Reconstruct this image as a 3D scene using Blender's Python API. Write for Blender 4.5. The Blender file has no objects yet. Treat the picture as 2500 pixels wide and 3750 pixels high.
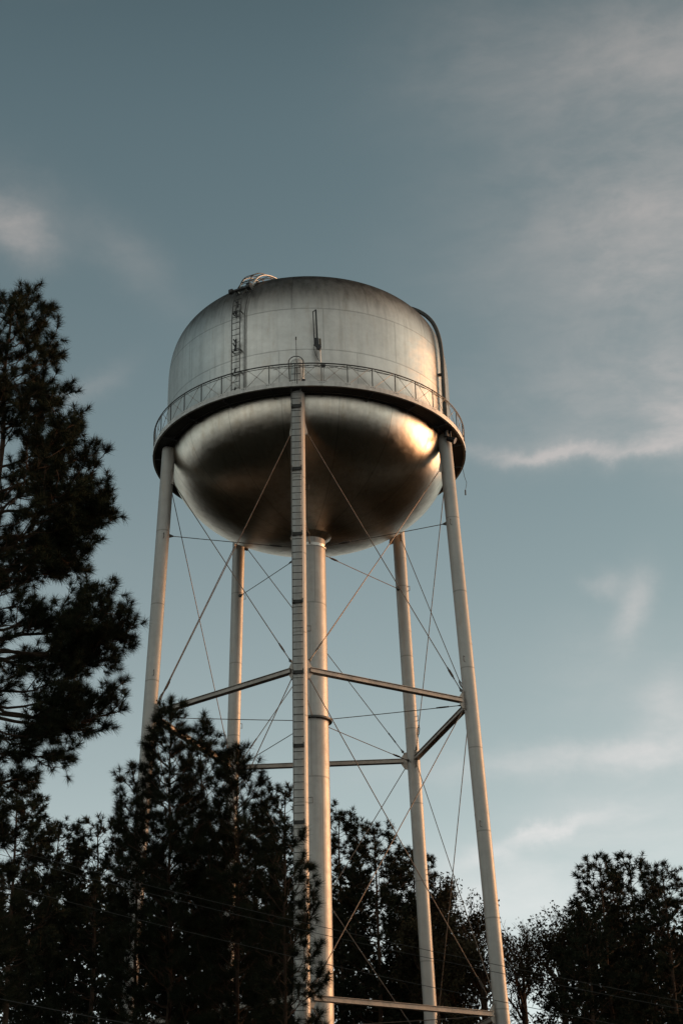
import bpy, math, random
import numpy as np
from mathutils import Vector
R_ = math.radians
scene = bpy.context.scene
COL = scene.collection

# ------------------------------------------------------------------ camera
S = 1.4                                   # metres per fitted unit
F_PX, PITCH, ROLL, YAW = 6418.23, 0.44104, -0.02324, 0.01965
DIST, EYE = 51.7307 * S, 1.6
CAM = np.array([0.0, -DIST, EYE])
_fw = np.array([math.sin(YAW) * math.cos(PITCH), math.cos(YAW) * math.cos(PITCH), math.sin(PITCH)])
_rt = np.array([math.cos(YAW), -math.sin(YAW), 0.0])
_up = np.cross(_rt, _fw)
RIGHT = _rt * math.cos(ROLL) + _up * math.sin(ROLL)
UP = _up * math.cos(ROLL) - _rt * math.sin(ROLL)
cam_d = bpy.data.cameras.new("camera")
cam = bpy.data.objects.new("camera", cam_d)
COL.objects.link(cam)
from mathutils import Matrix
cam.matrix_world = Matrix(((RIGHT[0], UP[0], -_fw[0], CAM[0]), (RIGHT[1], UP[1], -_fw[1], CAM[1]),
                           (RIGHT[2], UP[2], -_fw[2], CAM[2]), (0, 0, 0, 1)))
cam_d.sensor_fit = 'HORIZONTAL'
cam_d.sensor_width = 36
cam_d.lens = F_PX / 2500 * 36
cam_d.clip_end = 6000
scene.camera = cam


def ray(x, y):
    """direction through a pixel of the 2500 x 3750 photograph"""
    d = _fw + RIGHT * (x - 1250) / F_PX - UP * (y - 1875) / F_PX
    return d / np.linalg.norm(d)


def at(x, y, dist):
    """point on that ray at horizontal distance dist from the camera"""
    d = ray(x, y)
    return CAM + d * dist / math.hypot(d[0], d[1])


# ------------------------------------------------------------------ light
SUN_AZ, SUN_EL = 72.0, 3.5                # azimuth clockwise from +Y
sd = bpy.data.lights.new("sun", 'SUN')
sd.energy = 3.8
sd.angle = R_(36)
sd.color = (1.0, 0.44, 0.17)
sun = bpy.data.objects.new("sun", sd)
COL.objects.link(sun)
_s = Vector((math.sin(R_(SUN_AZ)) * math.cos(R_(SUN_EL)), math.cos(R_(SUN_AZ)) * math.cos(R_(SUN_EL)), math.sin(R_(SUN_EL))))
sun.rotation_euler = _s.to_track_quat('Z', 'Y').to_euler()
sun.location = (60, 10, 60)

scene.view_settings.view_transform = 'Standard'
scene.view_settings.look = 'None'
scene.view_settings.exposure = 0.75
scene.view_settings.gamma = 1.0
scene.view_settings.use_curve_mapping = False
scene.cycles.max_bounces = 6
scene.cycles.diffuse_bounces = 2
scene.cycles.glossy_bounces = 3
scene.cycles.use_denoising = True


class NT:
    """small helper for node trees"""
    def __init__(s, tree):
        s.t = tree
        s.n = tree.nodes
        s.l = tree.links

    def new(s, kind, **kw):
        nd = s.n.new(kind)
        for k, v in kw.items():
            setattr(nd, k, v)
        return nd

    def put(s, sock, v):
        if v is None:
            return
        if isinstance(v, bpy.types.NodeSocket):
            s.l.new(v, sock)
        else:
            sock.default_value = v

    def m(s, op, a, b=None, c=None, clamp=False):
        nd = s.new('ShaderNodeMath', operation=op, use_clamp=clamp)
        for i, v in enumerate((a, b, c)):
            s.put(nd.inputs[i], v)
        return nd.outputs[0]

    def vm(s, op, a, b=None, out=0):
        nd = s.new('ShaderNodeVectorMath', operation=op)
        s.put(nd.inputs[0], a)
        s.put(nd.inputs[1], b)
        return nd.outputs[out]

    def noise(s, vec, scale, detail=4, rough=.55, dist=0.0):
        nd = s.new('ShaderNodeTexNoise')
        s.put(nd.inputs['Vector'], vec)
        nd.inputs['Scale'].default_value = scale
        nd.inputs['Detail'].default_value = detail
        nd.inputs['Roughness'].default_value = rough
        nd.inputs['Distortion'].default_value = dist
        return nd

    def ramp(s, v, lo, hi, a=0.0, b=1.0):
        nd = s.new('ShaderNodeMapRange', interpolation_type='SMOOTHSTEP')
        s.put(nd.inputs[0], v)
        nd.inputs[1].default_value = lo
        nd.inputs[2].default_value = hi
        nd.inputs[3].default_value = a
        nd.inputs[4].default_value = b
        return nd.outputs[0]

    def mix(s, fac, a, b, mode='MIX'):
        nd = s.new('ShaderNodeMix', data_type='RGBA', blend_type=mode)
        s.put(nd.inputs[0], fac)
        s.put(nd.inputs[6], a)
        s.put(nd.inputs[7], b)
        return nd.outputs[2]

    def scaled(s, vec, v3):
        nd = s.new('ShaderNodeMapping')
        s.put(nd.inputs[0], vec)
        nd.inputs['Scale'].default_value = v3
        return nd.outputs[0]


world = bpy.data.worlds.new("World")
scene.world = world
world.use_nodes = True
w = NT(world.node_tree)
w.n.clear()
sky = w.new('ShaderNodeTexSky', sky_type='NISHITA')
sky.sun_disc = False
sky.sun_elevation = R_(SUN_EL)
sky.sun_rotation = R_(SUN_AZ)
sky.air_density = 1.0
sky.dust_density = 3.0
sky.ozone_density = 1.0
tc = w.new('ShaderNodeTexCoord').outputs['Generated']
hsv = w.new('ShaderNodeHueSaturation')
w.l.new(sky.outputs[0], hsv.inputs['Color'])
hsv.inputs['Saturation'].default_value = 0.85
base = w.mix(1.0, hsv.outputs[0], (.44, .80, .84, 1), 'MULTIPLY')
# pale haze layer towards the horizon
sepd = w.new('ShaderNodeSeparateXYZ')
w.l.new(tc, sepd.inputs[0])
el = w.m('MAXIMUM', sepd.outputs[2], 0.0)
bw0 = w.new('ShaderNodeRGBToBW')
w.l.new(base, bw0.inputs[0])
hz = w.new('ShaderNodeCombineColor')
for i, k in enumerate((1.04, 1.12, 1.13)):
    w.l.new(w.m('MULTIPLY', w.m('ADD', w.m('MULTIPLY', bw0.outputs[0], 1.0), 6.3), k), hz.inputs[i])
base = w.mix(w.m('MULTIPLY', w.m('EXPONENT', w.m('MULTIPLY', el, -4.6)), 1.0), base, hz.outputs[0])
# the zenith is darker at dusk; a warm glow stands over the low sun and, weaker, round behind the camera
base = w.mix(w.ramp(el, .60, .88, 0, .92), base, (0.10, .13, .14, 1))
for (gaz, gel, wid, amp) in ((82, 22, .13, 5.5), (150, 20, .14, 1.9), (225, 15, .16, 2.3)):
    gd = (math.sin(R_(gaz)) * math.cos(R_(gel)), math.cos(R_(gaz)) * math.cos(R_(gel)), math.sin(R_(gel)))
    gl = w.m('EXPONENT', w.m('DIVIDE', w.m('SUBTRACT', w.vm('DOT_PRODUCT', tc, gd, out=1), 1.0), wid))
    gc = w.vm('SCALE', (amp, amp * .83, amp * .64), None)
    w.l.new(gl, gc.node.inputs['Scale'])
    base = w.vm('ADD', base, gc)
# clouds: soft patches on the sky sphere, broken up by noise
warp = w.noise(tc, 11.0, 7, .62)
wv = w.vm('SCALE', w.vm('SUBTRACT', warp.outputs['Color'], (0.5, 0.5, 0.5)))
wv.node.inputs['Scale'].default_value = 0.05
dirw = w.vm('ADD', tc, wv)
det = w.noise(w.scaled(tc, (1, 1, 2.2)), 9.0, 7, .62, .5).outputs[0]
fine = w.noise(w.scaled(tc, (1, 1, 3.0)), 30.0, 6, .6, .3).outputs[0]
# x, y (photo pixel of the centre), half width, half height (px), tilt (deg), strength
PATCH = [(2350, 700, 620, 420, 35, .62), (2500, 150, 620, 200, 12, .42), (2450, 1050, 380, 260, 60, .34),
         (2100, 1635, 420, 32, 5, .75), (2150, 1600, 330, 90, 8, .3), (2480, 1500, 130, 170, 10, .70), (2200, 1420, 420, 140, 10, .34),
         (2300, 2200, 70, 130, -15, .5), (2180, 2110, 60, 40, 0, .28), (2480, 2600, 170, 130, 40, .45), (2300, 2780, 700, 60, 4, .45),
         (1960, 3080, 260, 32, 12, .5), (2400, 3000, 420, 200, 0, .3), (70, 830, 120, 75, -30, .66), (0, 760, 160, 140, -30, .3),
         (430, 930, 340, 90, -38, .22), (330, 1400, 140, 45, 22, .3), (2200, 2450, 300, 200, 20, .18), (1750, 150, 320, 260, 20, .2),
         (1900, 3250, 500, 160, 0, .25)]
total = None
for (px, py, hw, hh, tilt, st) in PATCH:
    c = ray(px, py)
    e1 = RIGHT - c * (RIGHT @ c)
    e1 /= np.linalg.norm(e1)
    e2 = np.cross(e1, c)
    a = R_(tilt)
    u = e1 * math.cos(a) + e2 * (-1 if e2 @ UP < 0 else 1) * math.sin(a)
    v = np.cross(u, c)
    du = w.m('MULTIPLY', w.vm('DOT_PRODUCT', dirw, tuple(u), out=1), F_PX / hw)
    dv = w.m('MULTIPLY', w.vm('DOT_PRODUCT', dirw, tuple(v), out=1), F_PX / hh)
    off_u = float(c @ u) * F_PX / hw
    off_v = float(c @ v) * F_PX / hh
    du = w.m('SUBTRACT', du, off_u)
    dv = w.m('SUBTRACT', dv, off_v)
    r2 = w.m('ADD', w.m('MULTIPLY', du, du), w.m('MULTIPLY', dv, dv))
    g = w.m('MULTIPLY', w.m('EXPONENT', w.m('MULTIPLY', r2, -1.0)), st)
    facing = w.m('GREATER_THAN', w.vm('DOT_PRODUCT', tc, tuple(c), out=1), 0.0)
    g = w.m('MULTIPLY', g, facing)
    total = g if total is None else w.m('ADD', total, g)
tex = w.m('ADD', w.ramp(det, .25, .75, .5, 1.2), w.ramp(fine, .35, .7, -.12, .15))
cl = w.m('MULTIPLY', total, tex, clamp=True)
# thin general veil elsewhere in the sky
veil = w.ramp(w.noise(w.scaled(tc, (1, 1, 2.5)), 3.0, 6, .55, .4).outputs[0], .5, .75, 0, .22)
cl = w.m('ADD', cl, w.m('MULTIPLY', veil, w.ramp(el, .55, .8, 1, 0)), clamp=True)
bw = w.new('ShaderNodeRGBToBW')
w.l.new(base, bw.inputs[0])
ccol = w.new('ShaderNodeCombineColor')
lum = w.m('ADD', w.m('MULTIPLY', bw.outputs[0], 1.25), 0.9)
for i, k in enumerate((1.03, .995, .975)):
    w.l.new(w.m('MULTIPLY', lum, k), ccol.inputs[i])
skycol = w.mix(cl, base, ccol.outputs[0])
bg = w.new('ShaderNodeBackground')
w.l.new(skycol, bg.inputs[0])
bg.inputs[1].default_value = 0.10
wo = w.new('ShaderNodeOutputWorld')
w.l.new(bg.outputs[0], wo.inputs[0])


# ------------------------------------------------------------------ materials
def metal_paint(t, col, rough, normal, diffuse):
    """aluminium paint: a soft metallic lobe without long tails over a little diffuse"""
    gl = t.new('ShaderNodeBsdfAnisotropic', distribution='BECKMANN')
    t.put(gl.inputs['Color'], col)
    t.put(gl.inputs['Roughness'], rough)
    df = t.new('ShaderNodeBsdfDiffuse')
    t.put(df.inputs['Color'], col)
    if normal is not None:
        t.l.new(normal, gl.inputs['Normal'])
        t.l.new(normal, df.inputs['Normal'])
    mx = t.new('ShaderNodeMixShader')
    mx.inputs[0].default_value = diffuse
    t.l.new(gl.outputs[0], mx.inputs[1])
    t.l.new(df.outputs[0], mx.inputs[2])
    t.n.remove(t.n['Principled BSDF'])
    t.l.new(mx.outputs[0], t.n['Material Output'].inputs['Surface'])


def mat(name, color, rough=.6, metal=0.0, var=.15, vscale=1.5, bump=0.0, bscale=20, streak=0.0, spec=.5, rust=0.0, diffuse=.14):
    mt = bpy.data.materials.new(name)
    mt.use_nodes = True
    t = NT(mt.node_tree)
    b = t.n['Principled BSDF']
    co = t.new('ShaderNodeTexCoord').outputs['Object']
    n1 = t.noise(co, vscale, 5, .6).outputs[0]
    f = t.ramp(n1, .25, .75, 1 - var, 1 + var)
    if streak:
        n2 = t.noise(t.scaled(co, (3.2, 3.2, .16)), 1.6, 5, .6).outputs[0]
        f = t.m('MULTIPLY', f, t.ramp(n2, .35, .8, 1 + streak * .25, 1 - streak))
    col = t.vm('SCALE', tuple(color), None)
    t.l.new(f, col.node.inputs['Scale'])
    if rust:
        n3 = t.noise(t.scaled(co, (1, 1, .5)), 3.5, 6, .7, .5).outputs[0]
        col = t.mix(t.ramp(n3, .62, .74, 0, rust), col, (.13, .055, .025, 1))
    t.l.new(col, b.inputs['Base Color'])
    t.l.new(t.ramp(n1, .2, .8, rough * .85, min(1, rough * 1.15)), b.inputs['Roughness'])
    b.inputs['Metallic'].default_value = metal
    b.inputs['Specular IOR Level'].default_value = spec
    nrm = None
    if bump:
        bn = t.new('ShaderNodeBump')
        bn.inputs['Strength'].default_value = bump
        bn.inputs['Distance'].default_value = .02
        t.l.new(t.noise(co, bscale, 4, .6).outputs[0], bn.inputs['Height'])
        nrm = bn.outputs[0]
        t.l.new(nrm, b.inputs['Normal'])
    if metal > .85:
        metal_paint(t, col, rough, nrm, diffuse)
    return mt


def tank_mat(name, rings, ups, diffuse=.22, rgh=(.33, .42), tone0=1.0, roof=None, tint=(.58, .565, .525), stn=.35):
    """aluminium paint with weld seams (rings at heights, ups = (z0, z1, count, offset deg))"""
    mt = bpy.data.materials.new(name)
    mt.use_nodes = True
    t = NT(mt.node_tree)
    b = t.n['Principled BSDF']
    co = t.new('ShaderNodeTexCoord').outputs['Object']
    sp = t.new('ShaderNodeSeparateXYZ')
    t.l.new(co, sp.inputs[0])
    x, y, z = sp.outputs
    ang = t.m('ARCTAN2', x, t.m('MULTIPLY', y, -1.0))
    rad = t.m('SQRT', t.m('ADD', t.m('MULTIPLY', x, x), t.m('MULTIPLY', y, y)))
    line = None

    def add(v):
        nonlocal line
        line = v if line is None else t.m('MAXIMUM', line, v)
    wob = t.m('MULTIPLY', t.m('SUBTRACT', t.noise(co, 2.0, 3).outputs[0], .5), .03)
    for zr in rings:
        d = t.m('ABSOLUTE', t.m('ADD', t.m('SUBTRACT', z, zr), wob))
        add(t.ramp(d, .012, .045, 1, 0))
    tone = None
    for (z0, z1, n, off) in ups:
        step = 2 * math.pi / n
        a = t.m('DIVIDE', t.m('SUBTRACT', ang, R_(off)), step)
        fr = t.m('ABSOLUTE', t.m('SUBTRACT', t.m('FRACT', t.m('ADD', a, .5)), .5))
        d = t.m('MULTIPLY', t.m('MULTIPLY', fr, step), rad)
        inz = t.m('MULTIPLY', t.m('GREATER_THAN', z, z0), t.m('LESS_THAN', z, z1))
        add(t.m('MULTIPLY', t.ramp(d, .010, .038, .8, 0), inz))
        cell = t.m('FLOOR', t.m('ADD', a, 0.0))
        wn = t.new('ShaderNodeTexWhiteNoise', noise_dimensions='1D')
        t.l.new(t.m('ADD', cell, z0 * 3.7), wn.inputs['W'])
        tn = t.m('MULTIPLY', t.m('SUBTRACT', wn.outputs[0], .5), t.m('MULTIPLY', inz, .05))
        tone = tn if tone is None else t.m('ADD', tone, tn)
    n1 = t.noise(co, .45, 6, .6).outputs[0]
    n2 = t.noise(t.scaled(co, (2.6, 2.6, .10)), 1.3, 6, .65).outputs[0]
    n4 = t.noise(co, 2.6, 6, .7).outputs[0]
    f = t.m('MULTIPLY', t.ramp(n1, .3, .7, .92, 1.06), t.ramp(n2, .42, .8, 1.03, .80))
    f = t.m('MULTIPLY', f, t.ramp(n4, .3, .75, 1.04, .90))
    f = t.m('ADD', f, tone)
    f = t.m('MULTIPLY', f, t.m('SUBTRACT', 1.0, t.m('MULTIPLY', line, .30)))
    col = t.vm('SCALE', tuple(c * tone0 for c in tint), None)
    t.l.new(f, col.node.inputs['Scale'])
    if roof:        # mildew, soot and painted-in dome shade on the roof plates, running down over the edge in streaks
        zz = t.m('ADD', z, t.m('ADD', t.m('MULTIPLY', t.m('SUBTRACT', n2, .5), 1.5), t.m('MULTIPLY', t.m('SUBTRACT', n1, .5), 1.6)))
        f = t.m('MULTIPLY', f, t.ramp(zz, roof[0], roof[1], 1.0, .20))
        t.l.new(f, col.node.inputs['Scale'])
    stain = t.ramp(t.noise(t.scaled(co, (1.4, 1.4, .22)), 2.2, 6, .7, .3).outputs[0], .60 - stn * .3, .80, 0, stn)
    colo = t.mix(stain, col, (.33, .24, .15, 1))
    bn = t.new('ShaderNodeBump')
    bn.inputs['Strength'].default_value = .5
    bn.inputs['Distance'].default_value = .05
    h = t.m('ADD', t.m('MULTIPLY', t.noise(co, .8, 3).outputs[0], .8), t.m('MULTIPLY', line, .07))
    t.l.new(h, bn.inputs['Height'])
    metal_paint(t, colo, t.ramp(n4, .2, .8, *rgh), bn.outputs[0], diffuse)
    return mt


# ------------------------------------------------------------------ mesh builder
class MB:
    def __init__(s):
        s.v, s.f, s.n = [], [], 0

    def add(s, v, f):
        v = np.asarray(v, float).reshape(-1, 3)
        s.v.append(v)
        s.f += [tuple(i + s.n for i in q) for q in f]
        s.n += len(v)

    def tube(s, pts, rad, n=8, caps=True):
        P = np.asarray(pts, float)
        k = len(P)
        rad = np.broadcast_to(rad, (k,))
        T = np.gradient(P, axis=0)
        T /= np.linalg.norm(T, axis=1)[:, None] + 1e-12
        ref = np.array([0, 0, 1.0]) if abs(T[0][2]) < .9 else np.array([1.0, 0, 0])
        a = np.cross(T[0], ref)
        a /= np.linalg.norm(a)
        th = np.arange(n) * 2 * math.pi / n
        V = []
        for i in range(k):
            a = a - T[i] * (a @ T[i])
            a /= np.linalg.norm(a)
            b = np.cross(T[i], a)
            V.append(P[i] + rad[i] * (np.cos(th)[:, None] * a + np.sin(th)[:, None] * b))
        F = [(i * n + j, i * n + (j + 1) % n, (i + 1) * n + (j + 1) % n, (i + 1) * n + j) for i in range(k - 1) for j in range(n)]
        if caps:
            F += [tuple(range(n))[::-1], tuple((k - 1) * n + j for j in range(n))]
        s.add(np.concatenate(V), F)
        return s

    def lathe(s, prof, n=96, c=(0, 0, 0), close=False):
        th = np.arange(n) * 2 * math.pi / n
        V = [np.stack([r * np.sin(th) + c[0], -r * np.cos(th) + c[1], np.full(n, z + c[2])], -1) for r, z in prof]
        k = len(prof)
        F = [(i * n + j, i * n + (j + 1) % n, (i + 1) * n + (j + 1) % n, (i + 1) * n + j) for i in range(k - 1) for j in range(n)]
        if close:
            F += [((k - 1) * n + j, (k - 1) * n + (j + 1) % n, (j + 1) % n, j) for j in range(n)]
        s.add(np.concatenate(V), F)
        return s

    def box(s, c, ax, ay, az, sx, sy, sz):
        c, ax, ay, az = (np.asarray(q, float) for q in (c, ax, ay, az))
        V = [c + ax * sx * i / 2 + ay * sy * j / 2 + az * sz * k / 2 for i in (-1, 1) for j in (-1, 1) for k in (-1, 1)]
        s.add(V, [(0, 1, 3, 2), (4, 6, 7, 5), (0, 4, 5, 1), (2, 3, 7, 6), (0, 2, 6, 4), (1, 5, 7, 3)])
        return s

    def bar(s, p, q, wd, ht, up=(0, 0, 1)):
        p, q = np.asarray(p, float), np.asarray(q, float)
        d = q - p
        L = np.linalg.norm(d)
        d /= L
        side = np.cross(d, up)
        side /= np.linalg.norm(side)
        return s.box((p + q) / 2, d, side, np.cross(side, d), L, wd, ht)

    def prism(s, poly, nrm, th):
        poly = np.asarray(poly, float)
        nrm = np.asarray(nrm, float)
        k = len(poly)
        s.add(np.concatenate([poly - nrm * th / 2, poly + nrm * th / 2]),
              [tuple(range(k))[::-1], tuple(range(k, 2 * k))] + [(i, (i + 1) % k, k + (i + 1) % k, k + i) for i in range(k)])
        return s

    def build(s, name, m, parent=None, smooth=True, angle=35):
        me = bpy.data.meshes.new(name)
        V = np.concatenate(s.v)
        if parent is not None:
            V = V - np.array(origin_of(parent))
        me.from_pydata(V.tolist(), [], s.f)
        me.materials.append(m)
        import bmesh
        bm = bmesh.new()
        bm.from_mesh(me)
        bmesh.ops.recalc_face_normals(bm, faces=bm.faces)
        bm.to_mesh(me)
        bm.free()
        if smooth:
            me.shade_smooth()
            me.set_sharp_from_angle(angle=R_(angle))
        o = bpy.data.objects.new(name, me)
        COL.objects.link(o)
        o.parent = parent
        return o


def origin_of(o):
    p = np.zeros(3)
    while o is not None:
        p = p + np.array(o.location)
        o = o.parent
    return p


def tag(o, label=None, cat=None, group=None, kind=None):
    for k, v in (('label', label), ('category', cat), ('group', group), ('kind', kind)):
        if v:
            o[k] = v
    return o


def empty(name, loc):
    o = bpy.data.objects.new(name, None)
    o.location = loc
    o.empty_display_size = .5
    COL.objects.link(o)
    return o


# ------------------------------------------------------------------ ground
M_ground = mat('ground_soil', (.014, .015, .010), .95, 0, .4, .05, .4, 1.5, spec=.05)
g = MB()
g.add([(-3000, -3000, 0), (3000, -3000, 0), (3000, 3000, 0), (-3000, 3000, 0)], [(0, 1, 2, 3)])
tag(g.build('ground', M_ground, smooth=False), kind='structure')

# ------------------------------------------------------------------ water tower
def Z(zu):
    return zu * S + EYE


RT = 4.715 * S
RBW = 4.6 * S
RB = 5.16 * S
ZB = Z(26.27)
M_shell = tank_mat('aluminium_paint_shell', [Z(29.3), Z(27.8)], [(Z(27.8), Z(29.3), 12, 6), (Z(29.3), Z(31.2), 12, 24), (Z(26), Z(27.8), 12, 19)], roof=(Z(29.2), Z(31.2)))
M_bowl = tank_mat('aluminium_paint_bowl', [], [(Z(23), Z(27), 16, 12)], .03, (.34, .42), .90, None, (.58, .53, .45), .5)
M_paint = mat('aluminium_paint', (.60, .58, .54), .42, .9, .14, 1.2, .3, 3, .25, rust=.35)
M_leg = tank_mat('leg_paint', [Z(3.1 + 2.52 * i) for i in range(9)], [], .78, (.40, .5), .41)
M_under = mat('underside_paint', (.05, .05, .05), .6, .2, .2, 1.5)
M_dark = mat('dark_weathered_steel', (.07, .07, .065), .55, .5, .25, 3, rust=.4)
M_rod = mat('rod_steel', (.16, .13, .105), .5, .7, .2, 3)
M_strut = mat('strut_paint', (.27, .235, .20), .45, .6, .2, 1.5, .2, 4, .2, rust=.6)
M_black = mat('black_plastic', (.015, .015, .015), .5, 0, .1)
M_white = mat('pale_bare_steel', (.62, .58, .52), .5, .3, .1)

TOWER = empty('water_tower', (0, 0, 0))
tag(TOWER, 'silver five-legged water tower with a round bowl-bottomed tank and railed balcony', 'water tower')
PHI0 = -0.07102
LEG_A = [PHI0 + k * 2 * math.pi / 5 for k in range(5)]      # 0 front, 1 right, 2 back right, 3 back left, 4 left


def pol(r, a, z):
    return np.array([r * math.sin(a), -r * math.cos(a), z])


def leg_r(z):
    return (4.690 + .04331 * (26.27 - (z - EYE) / S)) * S


def legp(k, z):
    return pol(leg_r(z), LEG_A[k], z)


# shell with domed roof
ZC, BTOP, NT_ = Z(28.5), 3.19 * S, 3.24
prof = [(RT, ZB - .02)] + [(RT, z) for z in np.linspace(ZB + .3, ZC, 8)]
for t in np.linspace(0.02, math.pi / 2, 40):
    prof.append((max(.0015, RT * math.cos(t) ** (2 / NT_)), ZC + BTOP * math.sin(t) ** (2 / NT_)))
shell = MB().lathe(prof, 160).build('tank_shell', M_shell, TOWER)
ZR = lambda r: ZC + BTOP * max(0, 1 - (r / RT) ** NT_) ** (1 / NT_)


def roof_pt(sv, ang, off=0.0):
    """sv 0 at the balcony .. 1 at the roof centre, along the outside of the shell"""
    if sv < .45:
        return pol(RT + off, ang, ZB + (ZC - ZB) * sv / .45)
    t = (sv - .45) / .55 * math.pi / 2
    r, z = RT * math.cos(t) ** (2 / NT_), ZC + BTOP * math.sin(t) ** (2 / NT_)
    nr, nz = (r / RT) ** (NT_ - 1) / RT, ((z - ZC) / BTOP) ** (NT_ - 1) / BTOP
    L = math.hypot(nr, nz)
    return pol(r + off * nr / L, ang, z + off * nz / L)


# bowl and flared riser connection
ZCB, BB, NB = Z(26.47), 2.98 * S, 2.12
prof = []
for t in np.linspace(0.03, math.pi / 2 - .02, 44):
    prof.append((RBW * math.cos(t) ** (2 / NB) - .004, ZCB - BB * math.sin(t) ** (2 / NB)))
prof = [p for p in prof if p[1] < ZB - .02]
prof.insert(0, (prof[0][0], ZB - .02))
MB().lathe(prof, 160).build('tank_bowl', M_bowl, TOWER)
RR = .47 * S
cone = MB().lathe([(RR + .01, Z(23.36)), (RR + .07, Z(23.40)), (.72 * S, Z(23.56)), (1.16 * S, Z(23.80))], 64)
cone.build('riser_flare', M_bowl, TOWER)
# riser
MB().lathe([(RR, 0), (RR, Z(23.42))], 64).build('riser', tank_mat('riser_paint', [Z(21.08), Z(15.4), Z(9.8), Z(4.1)],
                                                              [(Z(21.08), Z(24), 1, 14), (Z(15.4), Z(21.08), 1, -10), (Z(9.8), Z(15.4), 1, 32), (0, Z(9.8), 1, 5)], .72, (.40, .5), .62), TOWER)
MB().lathe([(RR, Z(17.24)), (RR + .16, Z(17.24)), (RR + .16, Z(17.30)), (RR, Z(17.30))], 64, close=False).build('riser_collar', M_dark, TOWER)
MB().lathe([(RR, Z(23.05)), (RR + .04, Z(23.05)), (RR + .04, Z(23.15)), (RR, Z(23.15))], 64).build('riser_collar', M_paint, TOWER)

# legs
LR = .213 * S
for k in range(5):
    zt = ZB - .06
    mb = MB()
    ztop = Z(27.12) if k == 0 else zt
    mb.tube([legp(k, z) for z in np.linspace(0.25, zt, 24)], LR, 40)
    for zz in np.arange(3.1, 25.4, 2.65):
        zz2 = Z(zz)
        mb.tube([legp(k, zz2 - .015), legp(k, zz2 + .015)], LR + .006, 40)
    mb.box(legp(k, .14), (math.cos(LEG_A[k]), math.sin(LEG_A[k]), 0), (math.sin(LEG_A[k]), -math.cos(LEG_A[k]), 0), (0, 0, 1), 1.1, 1.1, .28)
    leg = mb.build('leg', M_leg, TOWER)
    if k == 0:
        # the ladder leg pokes up through the balcony under a rounded cap
        pts, rr = [], []
        for z in (ZB + .06, Z(26.8), Z(27.26)):
            pts.append(legp(0, z)); rr.append(LR * 1.12)
        for t in np.linspace(.2, 1.5, 7):
            pts.append(legp(0, Z(27.26) + LR * 1.12 * math.sin(t))); rr.append(LR * 1.12 * math.cos(t))
        MB().tube(pts, rr, 40).build('leg_cap', tank_mat('cap_paint', [], [], .6, (.4, .5), .9), TOWER)
    # small step loops on the side of each leg
    for zs in (22.9, 18.3, 13.2, 7.3):
        z = Z(zs) + (.12 * k % .4)
        tang = np.array([math.cos(LEG_A[k]), math.sin(LEG_A[k]), 0]) * (1 if k in (0, 4) else -1)
        c = legp(k, z) + tang * LR * .96
        MB().tube([c, c + tang * .16, c + tang * .16 + (0, 0, .22), c + (0, 0, .22)], .014, 6).build('step_loop', M_dark, leg)

# balcony: deck, fascia ring, handrail
bal = MB()
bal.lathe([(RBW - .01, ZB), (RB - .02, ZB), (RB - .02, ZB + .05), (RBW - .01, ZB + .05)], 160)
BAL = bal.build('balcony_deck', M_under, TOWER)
FH = .155 * S
MB().lathe([(RB - .10, ZB - .004), (RB, ZB - .004), (RB, ZB + FH), (RB - .10, ZB + FH), (RB - .10, ZB + FH - .02), (RB - .018, ZB + FH - .02),
            (RB - .018, ZB + .056), (RB - .10, ZB + .056)], 160).build('fascia', mat('fascia_paint', (.50, .485, .45), .55, .35, .16, 1.5, 0, 3, .3, rust=.4), BAL, angle=30)
for k in range(20):                        # brackets under the deck
    a = PHI0 + (k + .5) * 2 * math.pi / 20
    p0, p1 = pol(RBW + .01, a, ZB - .02), pol(RB - .12, a, ZB - .02)
    t = np.array([math.cos(a), math.sin(a), 0])
    br = MB()
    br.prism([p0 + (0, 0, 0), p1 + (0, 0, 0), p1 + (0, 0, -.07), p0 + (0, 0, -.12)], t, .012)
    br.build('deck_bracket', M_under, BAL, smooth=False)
HR = Z(27.06)
rail = MB()
for zz, rr in ((HR, .028), (HR - .10, .014)):
    rail.tube([pol(RB - .03, 2 * math.pi * i / 160, zz) for i in range(161)], rr, 6, caps=False)
RAIL = rail.build('handrail', M_dark, BAL)
zf = ZB + FH
for i in range(40):
    a = R_((i + .5) * 9)
    t = np.array([math.cos(a), math.sin(a), 0])
    post = MB().box((pol(RB - .03, a, zf - .05) + pol(RB - .03, a, HR)) / 2, t, pol(1, a, 0), (0, 0, 1), .035, .035, HR - zf + .06)
    for dx in (-.09, 0, .09):
        post.tube([pol(RB - .02, a + dx / RB, zf - .07), pol(RB + .012, a + dx / RB, zf - .07)], .018, 6)
    post.build('rail_post', M_dark, BAL)
xb = MB()
for i in range(40):
    a0, a1 = R_((i + .5) * 9 + .8), R_((i + 1.5) * 9 - .8)
    for (p, q) in ((0, 1), (1, 0)):
        xb.tube([pol(RB - .035 - .01 * p, a0, zf if p == 0 else HR), pol(RB - .035 - .01 * p, a1, HR if p == 0 else zf)], .011, 5)
    am = (a0 + a1) / 2
    m_ = (pol(RB, a0, 0) + pol(RB, a1, 0)) / 2
    xb.tube([np.array([m_[0], m_[1], (zf + HR) / 2]) * (1, 1, 1) - pol(.055, am, 0), np.array([m_[0], m_[1], (zf + HR) / 2]) - pol(.015, am, 0)], .03, 8)
xb.build('rail_cross_bracing', mat('bracing_paint', (.32, .29, .25), .5, .5), BAL)
cb = MB()
for ph, a0, a1, zz in ((0, -14, 14, HR - .06), (1.7, -12, 22, HR - .13), (3.1, 14, 60, HR - .05)):
    n = 50
    cb.tube([pol(RB - .07, R_(a0 + (a1 - a0) * i / n), zz - .07 * abs(math.sin(ph + i * .35))) for i in range(n + 1)], .012, 5)
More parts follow.
